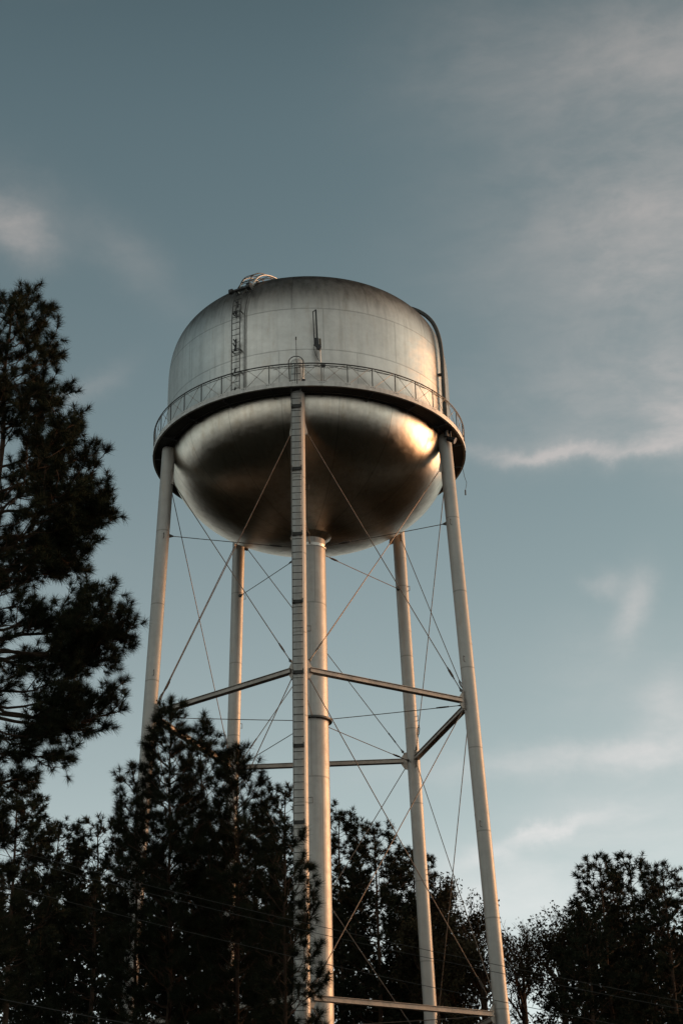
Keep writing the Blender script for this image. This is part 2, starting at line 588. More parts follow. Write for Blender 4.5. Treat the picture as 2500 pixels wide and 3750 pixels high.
cb.build('rail_cable', M_dark, BAL)

# tank ladder on the left of the shell
LA = R_(-27.7)
lt = np.array([math.cos(LA), math.sin(LA), 0])
hw = .145 * S
lad = MB()
N = 60
s_end = .80
for sg in (-1, 1):
    lad.tube([roof_pt(s, LA, .20) + lt * hw * sg for s in np.linspace(.012, s_end, N)], .024, 6)
lens = [roof_pt(s, LA, .20) for s in np.linspace(.012, s_end, 600)]
acc, prev = 0, lens[0]
nxt = .15
for q in lens:
    acc += np.linalg.norm(q - prev)
    prev = q
    if acc >= nxt:
        lad.tube([q - lt * hw, q + lt * hw], .014, 6)
        nxt += .33
LAD = lad.build('tank_ladder', M_dark, TOWER)
for s in (.06, .2, .36, .5, .6):
    bk = MB()
    for sg in (-1, 1):
        bk.bar(roof_pt(s, LA, .0) + lt * hw * sg, roof_pt(s, LA, .2) + lt * hw * sg, .02, .07)
    bk.bar(roof_pt(s, LA, .16) - lt * hw * .4, roof_pt(s + .03, LA, .2) + lt * 0, .05, .06)
    bk.bar(roof_pt(s, LA, .16) - lt * hw, roof_pt(s, LA, .16) + lt * hw, .03, .03)
    bk.build('ladder_bracket', M_dark, LAD)
# climb-guard hooks seen against the upper rungs, and the roller at the roof edge
for s in (.405, .44, .50, .54):
    hk = MB()
    c = roof_pt(s, LA, .22)
    hk.tube([c - lt * .10, c - lt * .02 + (0, 0, -.14), c + lt * .03 + (0, 0, -.02), c + lt * .03 + (0, 0, -.34)], .035, 6)
    hk.build('ladder_clamp', M_black, LAD)
c0 = roof_pt(.595, LA, .28)
MB().tube([c0 - lt * .50, c0 - lt * .34, c0 - lt * .33, c0 + lt * .42, c0 + lt * .43, c0 + lt * .62], [.13, .13, .06, .06, .17, .17], 20).build('roof_roller', M_black, TOWER)
# conduit beside the ladder, over the roof edge
MB().tube([roof_pt(s, LA, .07) + lt * (hw + .17 + max(0, s - .5) * 1.1) for s in np.linspace(.0, .83, 50)], .022, 6).build('conduit', M_dark, TOWER)
# arched hand loops at the roof hatch
for dx, s0, s1, hgt, wd, o in ((.42, .63, .90, .24, .10, 0), (-.18, .605, .78, .30, .05, 0)):
    arch = MB()
    pts = []
    for i in range(25):
        u = i / 24
        b = roof_pt(s0 + (s1 - s0) * u, LA, .02 + hgt * math.sin(math.pi * min(1, u * 1.0)) ** .7)
        pts.append(b + lt * (dx + .25 * u))
    for i in range(24):
        arch.bar(pts[i], pts[i + 1], wd, .035, up=pol(1, LA, 1.2))
    arch.build('hatch_hand_loop', M_white, TOWER, smooth=False)
rl = MB()
for sg in (-1, 1):
    rl.tube([roof_pt(s, LA, .24 + .17 * math.sin((s - .62) / .26 * math.pi)) + lt * (hw * 1.1 * sg + .12) for s in np.linspace(.62, .88, 24)], .02, 6)
for s in np.linspace(.65, .85, 7):
    c = roof_pt(s, LA, .24 + .17 * math.sin((s - .62) / .26 * math.pi)) + lt * .12
    rl.tube([c - lt * hw * 1.1, c + lt * hw * 1.1], .016, 6)
rl.build('roof_ladder', M_dark, TOWER)
# small vent on the roof centre
MB().lathe([(.35, ZC + BTOP - .05), (.35, ZC + BTOP + .12), (.02, ZC + BTOP + .2)], 32).build('roof_vent', M_paint, TOWER)

# overflow pipe down the right of the shell
PA = R_(64.5)
pp = [roof_pt(s, PA, .05 + .14 * min(1, max(0, (.80 - s) / .2))) for s in np.linspace(.80, .0, 60)]
pp += [pol(RT + .19, PA, ZB - .3)]
MB().tube(pp, .095, 14).build('overflow_pipe', M_dark, TOWER)
for s in (.12, .42):
    pb = MB().bar(roof_pt(s, PA, 0), roof_pt(s, PA, .2), .22, .05)
    pb.build('pipe_bracket', M_dark, TOWER)

# antenna on the balcony
ANT = MB()
pa = lambda ang, z, r=5.10: pol(r * S, R_(ang), Z(z))
ANT.tube([pa(4.6, 26.42), pa(4.1, 27.66)], .030, 8)
AN = ANT.build('antenna_mast', M_white, TOWER)
an = MB()
an.tube([pa(3.7, 27.60, 5.14) - (0, .0, 0), pa(3.7, 27.60, 5.14) + (0, -.12, 0)], .115, 20)
an.box(pa(3.1, 27.82), (1, 0, 0), (0, 1, 0), (-.05, 0, 1), .17, .10, .42)
an.build('antenna_base', M_black, AN)
an = MB()
an.bar(pa(3.35, 27.7), pa(2.95, 29.00), .07, .07, up=(0, 1, 0))
an.bar(pa(2.35, 27.7), pa(1.95, 28.93), .045, .045, up=(0, 1, 0))
an.bar(pa(2.95, 28.99), pa(1.95, 28.93), .03, .03, up=(0, 1, 0))
an.build('antenna_element', M_black, AN)
MB().box(pa(4.25, 27.84), (1, 0, 0), (0, 1, 0), (-.05, 0, 1), .09, .09, .30).build('antenna_insulator', mat('brown_insulator', (.10, .07, .04), .5), AN)
MB().tube([pa(2.1, 27.75), pa(2.0, 27.6), pa(2.6, 27.4), pa(3.6, 27.2), pa(4.6, 27.1), pa(5.4, 27.0), pa(5.2, 26.7), pa(5.3, 26.42)], .013, 6).build('antenna_cable', M_black, AN)
MB().box(pa(5.3, 27.0), (1, 0, 0), (0, 1, 0), (0, 0, 1), .16, .08, .10).build('mast_clamp', M_dark, AN)
MB().box(pa(5.0, 26.43), (1, 0, 0), (0, 1, 0), (0, 0, 1), .34, .12, .04).build('mast_foot', M_dark, AN)
# whip aerial on the ladder leg
MB().tube([pa(-3.7, 26.3, 5.25), pa(-3.9, 27.1, 5.2)], .024, 6).tube([pa(-3.9, 27.1, 5.2), pa(-4.05, 27.98, 5.15)], .014, 6).tube([pa(-4.05, 27.9, 5.15), pa(-4.05, 28.0, 5.15)], .03, 8).build('whip_aerial', M_dark, TOWER)
# hanging cable end and floodlight on the right
rc = lambda r, a, z: pol(r * S, R_(a), Z(z))
MB().tube([rc(5.15, 97, 26.3), rc(5.20, 97, 25.95), rc(5.26, 97, 25.75), rc(5.24, 97, 25.62), rc(5.20, 97, 25.45)], .012, 6).tube([rc(5.2, 97, 25.46), rc(5.2, 97, 25.28)], .035, 6).build('loose_cable', M_dark, TOWER)
kk = LEG_A[1]
f0 = legp(1, ZB - .45) + pol(.34, kk, 0) + np.array([-.10, -.28, 0])
MB().tube([f0 + (0, 0, .45), f0 + (0, 0, .1)], .05, 10).tube([f0 + (-.16, 0, .08), f0 + (.02, -.05, 0), f0 + (.20, -.10, -.10)], [.09, .13, .15], 16).build('floodlight', M_black, TOWER)

# struts between the legs, gusset plates, tie rods
PZ = (Z(17.161), Z(8.0))
gus, nodes = {}, {}
for k in range(5):
    j = (k + 1) % 5
    for lv, zs in enumerate(PZ):
        p, q = legp(k, zs), legp(j, zs)
        d = (q - p) / np.linalg.norm(q - p)
        out = np.cross(d, (0, 0, 1))
        p2, q2 = p + d * (LR + .16), q - d * (LR + .16)
        mb = MB()
        for sg in (-1, 1):     # twin channels
            mb.bar(p2 + (0, 0, sg * .088), q2 + (0, 0, sg * .088), .26, .018)
            mb.bar(p2 + out * sg * .07, q2 + out * sg * .07, .014, .158)
        mb.build('strut', M_strut, TOWER, smooth=False)
        for (b, dd) in ((p, d), (q, -d)):
            e = b + dd * (LR - .03)
            MB().prism([e + (0, 0, .42), e + dd * .14 + (0, 0, .40), e + dd * .34 + (0, 0, .10), e + dd * .34 + (0, 0, -.10), e + dd * .14 + (0, 0, -.40), e + (0, 0, -.42)], out, .02) \
                .build('gusset', M_strut, TOWER, smooth=False)


def rod(p, q, rad=.019, turn=True, at_q=True, name='tie_rod'):
    p, q = np.asarray(p, float), np.asarray(q, float)
    d = q - p
    L = np.linalg.norm(d)
    d /= L
    mid = (p + q) / 2 - np.array([0, 0, .002 * L])
    o = MB().tube([p, (p * .75 + q * .25) - np.array([0, 0, .0016 * L]), mid, (p * .25 + q * .75) - np.array([0, 0, .0016 * L]), q], rad, 6).build(name, M_rod, TOWER)
    if turn:
        c = q - d * .95 if at_q else p + d * .95
        side = np.cross(d, (0, 0, 1))
        side /= np.linalg.norm(side)
        tb = MB()
        for sg in (-1, 1):
            tb.tube([c - d * .20, c - d * .15 + side * sg * .05, c + d * .15 + side * sg * .05, c + d * .20], .018, 6)
        tb.tube([c - d * .28, c - d * .17], .032, 8).tube([c + d * .17, c + d * .28], .032, 8)
        tb.build('turnbuckle', M_dark, o)
        tb = MB()
        e = q - d * .06 if at_q else p + d * .06
        tb.tube([e - d * .22, e - d * .05], [.02, .05], 8).tube([e - d * .05 - side * .03, e - d * .05 + side * .03], .06, 12)
        tb.build('clevis', M_dark, o)
    return o


def side_pt(k, j, z, off=0.0, rad=0.0):
    p, q = legp(k, z), legp(j, z)
    d = (q - p) / np.linalg.norm(q - p)
    return p + d * (LR + .05 + off) + np.cross(d, (0, 0, 1)) * rad


for k in range(5):
    j = (k + 1) % 5
    # upper panel
    ct = Z(25.12)
    for a_, b_, e_ in ((k, j, .025), (j, k, -.025)):
        rod(side_pt(a_, b_, ct - .28, .10, e_ if a_ == k else -e_), side_pt(b_, a_, Z(17.161) + .34, .06, -e_ if a_ == k else e_))
        rod(side_pt(a_, b_, Z(17.161) - .34, .06, e_), side_pt(b_, a_, Z(8.0) + .34, .06, -e_))
        rod(side_pt(a_, b_, Z(8.0) - .34, .06, e_), side_pt(b_, a_, .7, .06, -e_), turn=True)
        b0 = legp(a_, ct)
        d = legp(b_, ct) - b0
        d /= np.linalg.norm(d)
        e = b0 + d * (LR - .04)
        MB().prism([e + (0, 0, .50), e + d * .04 + (0, 0, .5), e + d * .22 + (0, 0, -.22), e + d * .18 + (0, 0, -.36), e + (0, 0, -.30)], np.cross(d, (0, 0, 1)), .02).build('gusset', M_strut, TOWER, smooth=False)
    # spider rods from riser to legs
    a = LEG_A[k]
    rod(pol(RR + .02, a, Z(23.12)), pol(leg_r(Z(23.12)) - LR, a, Z(23.15)), .017, True, False, 'stay_rod')
    rod(pol(RR + .14, a, Z(17.27)), pol(leg_r(Z(17.16)) - LR, a, Z(17.10)), .017, True, True, 'stay_rod')
    cpt = pol(leg_r(Z(23.15)) - LR, a, Z(23.15))
    MB().tube([cpt + pol(.02, a, 0), cpt - pol(.2, a, 0)], [.10, .02], 10).build('stay_lug', M_dark, TOWER)
    rod(pol(RR + .02, a, Z(8.1)), pol(leg_r(Z(8.0)) - LR, a, Z(8.0)), .017, True, True, 'stay_rod')

# ladder up the front leg
a = LEG_A[0] - R_(.25)
t = np.array([math.cos(a), math.sin(a), 0])
lw = .20
off = LR + .16
fl = MB()
lp = lambda z, sg=0: pol(leg_r(z) + off, a, z) + t * lw * sg
for sg in (-1, 1):
    fl.box((lp(3, sg) + lp(Z(27.22), sg)) / 2, t, pol(1, a, .04), (lp(Z(27.22)) - lp(3)) / np.linalg.norm(lp(Z(27.22)) - lp(3)), .014, .05, np.linalg.norm(lp(Z(27.22)) - lp(3)))
z = 3.1
while z < Z(27.15):
    fl.tube([lp(z, -1), lp(z, 1)], .016, 6)
    z += .305
FL = fl.build('leg_ladder', mat('ladder_steel', (.045, .045, .04), .6, .2), TOWER)
z = 4.0
while z < Z(26.3):
    bb = MB()
    for sg in (-1, 1):
        bb.bar(lp(z, sg), lp(z, sg) - pol(off - .03, a, 0), .02, .10)
        bb.box(lp(z, sg) + (0, 0, 0), t, pol(1, a, 0), (0, 0, 1), .05, .08, .17)
    bb.bar(lp(z, -1) - pol(.1, a, 0), lp(z, 1) - pol(.1, a, 0), .04, .12)
    bb.build('ladder_standoff', M_dark, FL, smooth=False)
    z += 3.05
MB().tube([pol(leg_r(z) + LR + .03, a + .026 + .0022 * math.sin(z * .9), z) for z in np.linspace(2, Z(26.5), 80)], .017, 6).build('ladder_cable', M_white, FL)
hoop = [lp(ZB, -1) - t * .05] + [lp(Z(27.2)) + t * (lw + .12) * math.cos(q) + (0, 0, .30 * math.sin(q)) for q in np.linspace(math.pi, 0, 13)] + [lp(ZB, 1) + t * .05]
MB().tube(hoop, .022, 8).build('ladder_hoop', M_dark, FL)
MB().box(lp(Z(26.5), 1) + t * .12, t, pol(1, a, 0), (0, 0, 1), .16, .12, .16).build('junction_box', M_black, FL)

# ------------------------------------------------------------------ trees
def fast_mesh(name, V, k, m, parent):
    """V: (n*k, 3) vertices, every k of them one face"""
    V = np.asarray(V, np.float32) - origin_of(parent).astype(np.float32)
    n = len(V) // k
    me = bpy.data.meshes.new(name)
    me.vertices.add(n * k)
    me.vertices.foreach_set('co', V.ravel())
    me.loops.add(n * k)
    me.loops.foreach_set('vertex_index', np.arange(n * k, dtype=np.int32))
    me.polygons.add(n)
    me.polygons.foreach_set('loop_start', np.arange(0, n * k, k, dtype=np.int32))
    me.update()
    me.materials.append(m)
    o = bpy.data.objects.new(name, me)
    COL.objects.link(o)
    o.parent = parent
    return o


def unit(a):
    return a / (np.linalg.norm(a, axis=-1, keepdims=True) + 1e-9)


def needles(rng, P, A, per, L, wd, spread=(12, 88), back=.13):
    """triangles radiating from every twig tip P along axis A"""
    n = len(P)
    P = np.repeat(P, per, 0)
    A = np.repeat(unit(A), per, 0)
    rnd = rng.normal(size=(n * per, 3))
    perp = unit(rnd - A * (rnd * A).sum(1, keepdims=True))
    th = np.radians(rng.uniform(spread[0], spread[1], n * per))[:, None]
    d = A * np.cos(th) + perp * np.sin(th)
    ln = L * rng.uniform(.65, 1.08, n * per)[:, None]
    base = P - A * rng.uniform(0, back, n * per)[:, None]
    side = unit(np.cross(d, rng.normal(size=(n * per, 3)))) * wd / 2
    tip = base + d * ln
    tip[:, 2] -= ln[:, 0] * .08
    return np.stack([base - side, base + side, tip], 1).reshape(-1, 3)


def foliage_mat(name, c, var=.4):
    mt = bpy.data.materials.new(name)
    mt.use_nodes = True
    t = NT(mt.node_tree)
    b = t.n['Principled BSDF']
    co = t.new('ShaderNodeTexCoord').outputs['Object']
    f = t.ramp(t.noise(co, .9, 3).outputs[0], .3, .7, 1 - var, 1 + var)
    col = t.vm('SCALE', c, None)
    t.l.new(f, col.node.inputs['Scale'])
    t.l.new(col, b.inputs['Base Color'])
    b.inputs['Roughness'].default_value = .7
    b.inputs['Specular IOR Level'].default_value = .05
    return mt


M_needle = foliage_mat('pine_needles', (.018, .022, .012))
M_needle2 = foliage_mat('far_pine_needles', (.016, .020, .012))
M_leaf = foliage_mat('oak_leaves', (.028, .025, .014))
M_bark = mat('pine_bark', (.05, .034, .024), .9, 0, .35, 3, .5, 12, spec=.1)
M_cone = mat('pine_cone', (.05, .035, .025), .85, 0, .3, 20)


def curve(p0, p1, sag, rng, n=7, wob=.04):
    """branch from p0 to p1 that bows (sag > 0: starts low, lifts at the tip)"""
    u = np.linspace(0, 1, n)[:, None]
    L = np.linalg.norm(p1 - p0)
    P = p0 + (p1 - p0) * u
    P[:, 2] -= (sag * L * np.sin(u * math.pi))[:, 0]
    w_ = rng.normal(size=(n, 3)) * wob * L / 2
    w_[0] = 0
    w_[-1] = 0
    return P + w_ * np.sin(u * math.pi)


def pine(base, H, tr, env, seed, label, group=None, nb=60, rise=(0.0, .9), per=46, nl=.20, nw=.0065, step=.34,
         special=(), cones=0, name='pine_tree', m=None, dens=1.0, tw=1.0, zlow=0.0, bend=(0, 0), cat='pine', fill=.13, u0=.22, leader=.5):
    """env: [(height, radius)] of the crown; special: explicit branch tips (points)"""
    rng = np.random.default_rng(seed)
    base = np.array([base[0], base[1], 0.0])
    root = empty(name, tuple(base))
    tag(root, label, cat, group)
    env = sorted(env)
    ez, er = [e[0] for e in env], [e[1] for e in env]
    tz = np.linspace(0, H, 14)
    wob = rng.normal(size=(14, 2)) * .03 * H / 24
    wob[0] = 0
    TP = np.stack([base[0] + wob[:, 0] * 1.5 + bend[0] * (tz / H) ** 2, base[1] + wob[:, 1] * 1.5 + bend[1] * (tz / H) ** 2, tz], -1)
    mb = MB().tube(TP, tr * (1 - tz / H * .93), 10)
    tpos = lambda z: np.array([np.interp(z, tz, TP[:, 0]), np.interp(z, tz, TP[:, 1]), z])
    tips = []
    z0 = max(zlow, ez[0])
    for i in range(nb):
        zt = z0 + (H - z0) * (1 - (1 - (i + rng.uniform()) / nb) ** 1.1)
        R = np.interp(zt, ez, er)
        if leader > .6 and zt > H - leader:
            R = min(R, .12)
        a = i * 2.399963 + rng.uniform(-.5, .5)
        tips.append((zt, a, R * rng.uniform(.72, 1.04)))
    PP, AA = [], []
    conep = []

    def do_branch(b0, tip, thick):
        L = np.linalg.norm(tip - b0)
        if L < .15:
            PP.append(tip); AA.append(np.array([0, 0, 1.0]))
            return
        sg = rng.uniform(.02, .12)
        B = curve(b0, tip, sg, rng, 8, .05)
        mb.tube(B, thick * np.linspace(1, .22, 8), 5, caps=False)
        k = max(2, int(L / step * dens))
        for j in range(k):
            u = u0 + (1 - u0) * (j + rng.uniform(.2, .8)) / k
            f = u * 7
            i0 = min(6, int(f))
            p = B[i0] + (B[i0 + 1] - B[i0]) * (f - i0)
            d = unit(B[i0 + 1] - B[i0])
            sd_ = unit(np.cross(d, (0, 0, 1))) * (1 if j % 2 else -1)
            ang = rng.uniform(.5, 1.05)
            l2 = (.30 * L * (1 - u) + .42) * rng.uniform(.6, 1.25) * tw
            q = p + (d * math.cos(ang) + sd_ * math.sin(ang)) * l2 + np.array([0, 0, l2 * rng.uniform(-.1, .6)])
            C = curve(p, q, rng.uniform(.0, .14), rng, 5, .06)
            mb.tube(C, [.012 * tw, .010 * tw, .009 * tw, .007 * tw, .005 * tw], 4, caps=False)
            PP.append(C[-1]); AA.append(unit(C[-1] - C[-2]) + np.array([0, 0, .35]))
            nt = max(2, int(l2 / fill))
            for t_ in range(nt):
                uu = rng.uniform(.25, .95) * 4
                i1 = min(3, int(uu))
                pp_ = C[i1] + (C[i1 + 1] - C[i1]) * (uu - i1)
                dd = unit(unit(C[-1] - C[0]) + rng.normal(size=3) * .75 + np.array([0, 0, .45]))
                l3 = rng.uniform(.10, .30) * tw
                e = pp_ + dd * l3
                if l3 > .12:
                    mb.tube([pp_, e], .005 * tw, 3, caps=False)
                PP.append(e); AA.append(dd + np.array([0, 0, .3]))
                if rng.uniform() < .03:
                    conep.append(e - (0, 0, .03))
        PP.append(tip + (0, 0, .0)); AA.append(unit(tip - B[-2]) + np.array([0, 0, .2]))
    for zt, a, R in tips:
        fr = (zt - z0) / (H - z0 + 1e-6)
        rs = rise[0] + (rise[1] - rise[0]) * fr ** 1.3 + rng.uniform(-.12, .12)
        zb_ = max(z0 * .8, zt - R * rs)
        b0 = tpos(min(zb_, H * .995))
        tip = np.array([b0[0] + R * math.sin(a), b0[1] - R * math.cos(a), zt])
        do_branch(b0, tip, .012 + .011 * R)
    for sp_ in special:
        tip, rs = np.asarray(sp_[0], float), sp_[1]
        c = tpos(min(tip[2], H * .99))
        R = math.hypot(*(tip - c)[:2])
        do_branch(tpos(min(max(.5, tip[2] - R * rs), H * .99)), tip, .016 + .012 * R)
    for zt in np.linspace(H - leader, H, max(4, int(leader / .16))):       # leader
        PP.append(tpos(zt)); AA.append(np.array([0, 0, 1.0]))
    PP, AA = np.array(PP), np.array(AA)
    mb.build('trunk', M_bark, root)
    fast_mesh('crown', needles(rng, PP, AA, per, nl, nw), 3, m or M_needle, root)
    for c in conep[:cones]:
        cm = MB().lathe([(.004, .06), (.022, .045), (.034, .01), (.030, -.03), (.012, -.065), (.003, -.07)], 10, c=tuple(c))
        cm.build('cone', M_cone, root)
    return root


def px_env(pts, dist, xt, shrink=0):
    """crown outline from photo pixels (1568 wide): [(y, x)] and the trunk's x -> [(z, radius)]"""
    out = []
    for y, x in pts:
        x = max(xt + 1, x - shrink)
        p, q = at(x * 1.5944, y * 1.5944, dist), at(xt * 1.5944, y * 1.5944, dist)
        out.append((p[2], float(np.linalg.norm((p - q)[:2]))))
    return out


def P1(x, y, dist):
    return at(x * 1.5944, y * 1.5944, dist)


# tall pine close by on the left
D1 = 36.0
tb = P1(-45, 1500, D1)
E1 = [(690, -15), (700, 35), (700, 72), (760, 80), (810, 112), (860, 128), (900, 128), (950, 115), (985, 185), (1040, 225),
      (1100, 240), (1160, 255), (1210, 245), (1260, 225), (1310, 120), (1390, 140), (1440, 150), (1500, 130), (1560, 110), (1640, 120), (1700, 100), (1760, 80), (1830, 80), (1950, 110), (2100, 120), (2352, 130), (2600, 120)]
env1 = px_env(E1, D1, -45, 50)
H1 = max(z for z, r in env1)
spec1 = [((84, 685), .9), ((52, 690), 1.0), ((20, 680), 1.0), ((-10, 690), 1.0), ((100, 770), .8), ((128, 850), .6), ((130, 905), .5), ((120, 955), .35), ((185, 992), .7), ((222, 1045), .6), ((235, 1090), .55), ((255, 1150), .5),
         ((258, 1200), .4), ((240, 1180), .35), ((222, 1262), .3), ((200, 1300), .15), ((225, 1395), .3), ((265, 1405), .3), ((300, 1440), .3), ((308, 1465), .15), ((262, 1515), .02), ((240, 1480), .1),
         ((190, 1555), .2), ((205, 1600), .15), ((265, 1605), .12), ((278, 1638), .05), ((195, 1660), -.2), ((150, 1690), -.2), ((155, 1740), -.1), ((85, 1790), -.05), ((110, 1700), 0), ((60, 1390), .2), ((150, 1240), .3)]
pine((tb[0], tb[1]), H1, .26, env1, 11, 'tall dark pine close on the left with long drooping limbs against the sky',
     nb=88, rise=(-.1, 1.0), per=84, nw=.010, nl=.235, step=.19, tw=1.25, fill=.11, u0=.38, special=[(P1(x - 24, y, D1), r) for (x, y), r in spec1], cones=14, zlow=5.5, bend=(.22, 0))

# young pines between the camera and the tower
young = [  # trunk x, top (x, y), distance, outline, seed, label
    (392, 1600, 45.0, [(1600, 394), (1640, 415), (1700, 432), (1760, 450), (1830, 488), (1900, 520), (2000, 540), (2150, 550), (2352, 550), (2700, 540)], 21,
     'young pine in front of the left tower leg, highest tip of the middle clump', 62),
    (463, 1638, 46.5, [(1638, 465), (1680, 485), (1740, 505), (1800, 528), (1900, 565), (2000, 590), (2200, 605), (2400, 610), (2700, 600)], 22,
     'young pine with a narrow upright tip just right of the middle clump highest tip', 60),
    (548, 1722, 44.0, [(1722, 550), (1760, 578), (1800, 600), (1850, 625), (1950, 650), (2100, 665), (2352, 670), (2700, 660)], 23,
     'bushy young pine in front of the back left tower leg', 56),
    (655, 1905, 42.5, [(1905, 657), (1950, 690), (2000, 735), (2080, 750), (2200, 755), (2400, 755), (2700, 750)], 24,
     'young pine overlapping the ladder leg and central riser, lowest tip of the middle clump', 30),
    (318, 1800, 47.0, [(1800, 320), (1850, 350), (1920, 375), (2050, 395), (2200, 405), (2400, 410), (2700, 400)], 25,
     'young pine at the left edge of the middle clump, shoots reaching past the tower leg', 44)]
EXTRA = {392: ((365, 1655), (358, 1690), (350, 1720), (362, 1735), (345, 1760), (440, 1750), (352, 1790), (330, 1800), (375, 1700), (410, 1720), (420, 1760)),
         318: ((285, 1790), (278, 1840), (272, 1880), (300, 1760)),
         548: ((515, 1740), (575, 1775), (520, 1790), (600, 1800), (622, 1830))}
for (xt, yt, d, out, sd_, lab, nb) in young:
    b = P1(xt, 2100, d)
    e = px_env(out, d, xt, 14)
    pine((b[0], b[1]), max(z for z, r in e), .11, e, sd_, lab, 'young pines in front of the tower', nb=int(nb * 1.55), leader=.9 if xt == 463 else .5, special=[(P1(x, y, d), 1.1) for x, y in EXTRA.get(xt, ())], rise=(.45, 1.5), per=80, nl=.25, nw=.010,
         step=.25, tw=1.0, fill=.17, zlow=5.0, bend=(P1(xt, yt, d)[0] - b[0], 0))

# pines beyond the tower
far = [  # trunk x, top y, distance, half width px at mid crown, seed, label
    (20, 1800, 84, 95, 31, 'far pine under the tall left pine, at the left edge of the picture', (1800, 1850, 2050)),
    (120, 1905, 90, 85, 32, 'far rounded pine second from the left edge behind the gap under the tall pine', None),
    (215, 1895, 86, 95, 33, 'far broad pine left of the young clump, its flat crown below the open sky', None),
    (655, 1820, 92, 60, 34, 'far pine whose tip shows just left of the ladder leg', None),
    (585, 1900, 96, 80, 35, 'far pine hidden mostly behind the young clump', None),
    (785, 1868, 92, 62, 36, 'far pine just right of the central riser with a small pointed tip', None),
    (870, 1908, 89, 95, 37, 'far round-topped pine between the riser and the back right leg', None),
    (955, 1960, 96, 70, 38, 'far pine directly behind the back right leg', None),
    (1395, 1985, 88, 75, 39, 'far dark pine on the right with the highest lumpy crown', None),
    (1465, 1980, 92, 80, 40, 'far dark pine second from the right edge', None),
    (1540, 2000, 86, 85, 41, 'far dark pine at the right edge of the picture', None),
    (1350, 2120, 84, 85, 42, 'lower far pine in front of the tall right pines', None)]
for (xt, yt, d, hwid, sd_, lab, _x) in far:
    b = P1(xt, 2200, d)
    H = P1(xt, yt, d)[2]
    r = hwid / 4025 * d * 1.06
    e = [(H - 16, r * .5), (H - 12, r * .9), (H - 8, r * 1.05), (H - 5, r), (H - 3, r * .85), (H - 1.6, r * .62), (H - .5, r * .35), (H, .25)]
    pine((b[0], b[1]), H, .28, e, sd_, lab, 'pines beyond the tower', nb=66, rise=(.05, .9), per=26, nl=.34, nw=.038, step=.26, tw=1.55, fill=.15, u0=.5,
         zlow=H - 16, m=M_needle2)


def broadleaf(base, H, R, seed, label, zc, group, dens=1.0, leaf=.10):
    """open-crowned broadleaf tree: forking limbs, fine twigs, loose small leaves"""
    rng = np.random.default_rng(seed)
    base = np.array([base[0], base[1], 0.0])
    root = empty('oak_tree', tuple(base))
    tag(root, label, 'tree', group)
    mb = MB()
    LP = []

    def grow(p, d, L, r, lev):
        n = 5
        P = [p]
        for i in range(n):
            d = unit(d + rng.normal(size=3) * .16 + np.array([0, 0, .05]))
            P.append(P[-1] + d * L / n)
        P = np.array(P)
        mb.tube(P, np.linspace(r, r * .5, n + 1), 6 if lev < 2 else 3, caps=False)
        if lev >= 4:
            for q in P[1:]:
                for _ in range(2):
                    LP.append(q + rng.normal(size=3) * .12)
            return
        kids = (5, 5, 4, 4)[lev]
        for j in range(kids):
            u = rng.uniform(.35, 1.0) if j else 1.0
            q = P[min(n, int(u * n))]
            dd = unit(d + unit(rng.normal(size=3)) * (.75 if lev else .85) + np.array([0, 0, .22]))
            grow(q, dd, L * rng.uniform(.55, .78), r * .5, lev + 1)
    zf_ = H - 2.15 * R
    grow(base, np.array([0, 0, 1.0]), max(3, zf_), .22, -1 + 1) if False else None
    trunk = np.array([base, base + (0.1, 0, zf_ * .5), base + (-.1, .1, zf_)])
    mb.tube(trunk, [.24, .2, .16], 10)
    for j in range(6):
        a = j * 1.05 + rng.uniform(-.3, .3)
        grow(trunk[-1] - (0, 0, rng.uniform(0, R * .7)), unit(np.array([math.sin(a) * .7, math.cos(a) * .7, rng.uniform(.55, 1.2)])), R * .85, .075, 1)
    grow(trunk[-1], np.array([0, 0, 1.0]), R * .9, .08, 1)
    for j in range(5):                       # lower limbs
        a = j * 1.3 + rng.uniform(-.4, .4)
        grow(trunk[1] * (1 - (q_ := rng.uniform(.2, .85))) + trunk[2] * q_, unit(np.array([math.sin(a), math.cos(a), rng.uniform(.2, .6)])), R * .7, .05, 1)
    mb.build('trunk', M_bark, root)
    LPa = np.array(LP)
    k = rng.uniform(size=len(LPa)) < dens
    LPa = LPa[k]
    per = 3
    C = np.repeat(LPa, per, 0) + rng.normal(size=(len(LPa) * per, 3)) * .09
    u = unit(rng.normal(size=C.shape))
    v = unit(np.cross(u, rng.normal(size=C.shape)))
    s_ = (leaf * rng.uniform(.6, 1.2, len(C)))[:, None]
    V = np.stack([C - u * s_, C - v * s_ * .45, C + u * s_, C + v * s_ * .45], 1).reshape(-1, 3)
    fast_mesh('crown', V, 4, M_leaf, root)
    return root


broad = [(1035, 2030, 93, 62, 51, 'loose-leaved oak between the back right leg and the right leg', .6),
         (1000, 2110, 86, 60, 55, 'lower oak at the foot of the back right leg', 1.0),
         (1110, 2110, 90, 58, 52, 'thin oak behind the foot of the right tower leg with sky showing through', .10),
         (1200, 2110, 95, 62, 53, 'sparse oak in the gap just right of the tower', .09),
         (1290, 2085, 90, 60, 54, 'leafy oak leaning against the left side of the right pines', .25)]
for (xt, yt, d, hwid, sd_, lab, dn) in broad:
    b = P1(xt, 2200, d)
    broadleaf((b[0], b[1]), P1(xt, yt - 48, d)[2], hwid / 4025 * d * 1.6, sd_, lab, 0, 'oaks beyond the tower', dn)

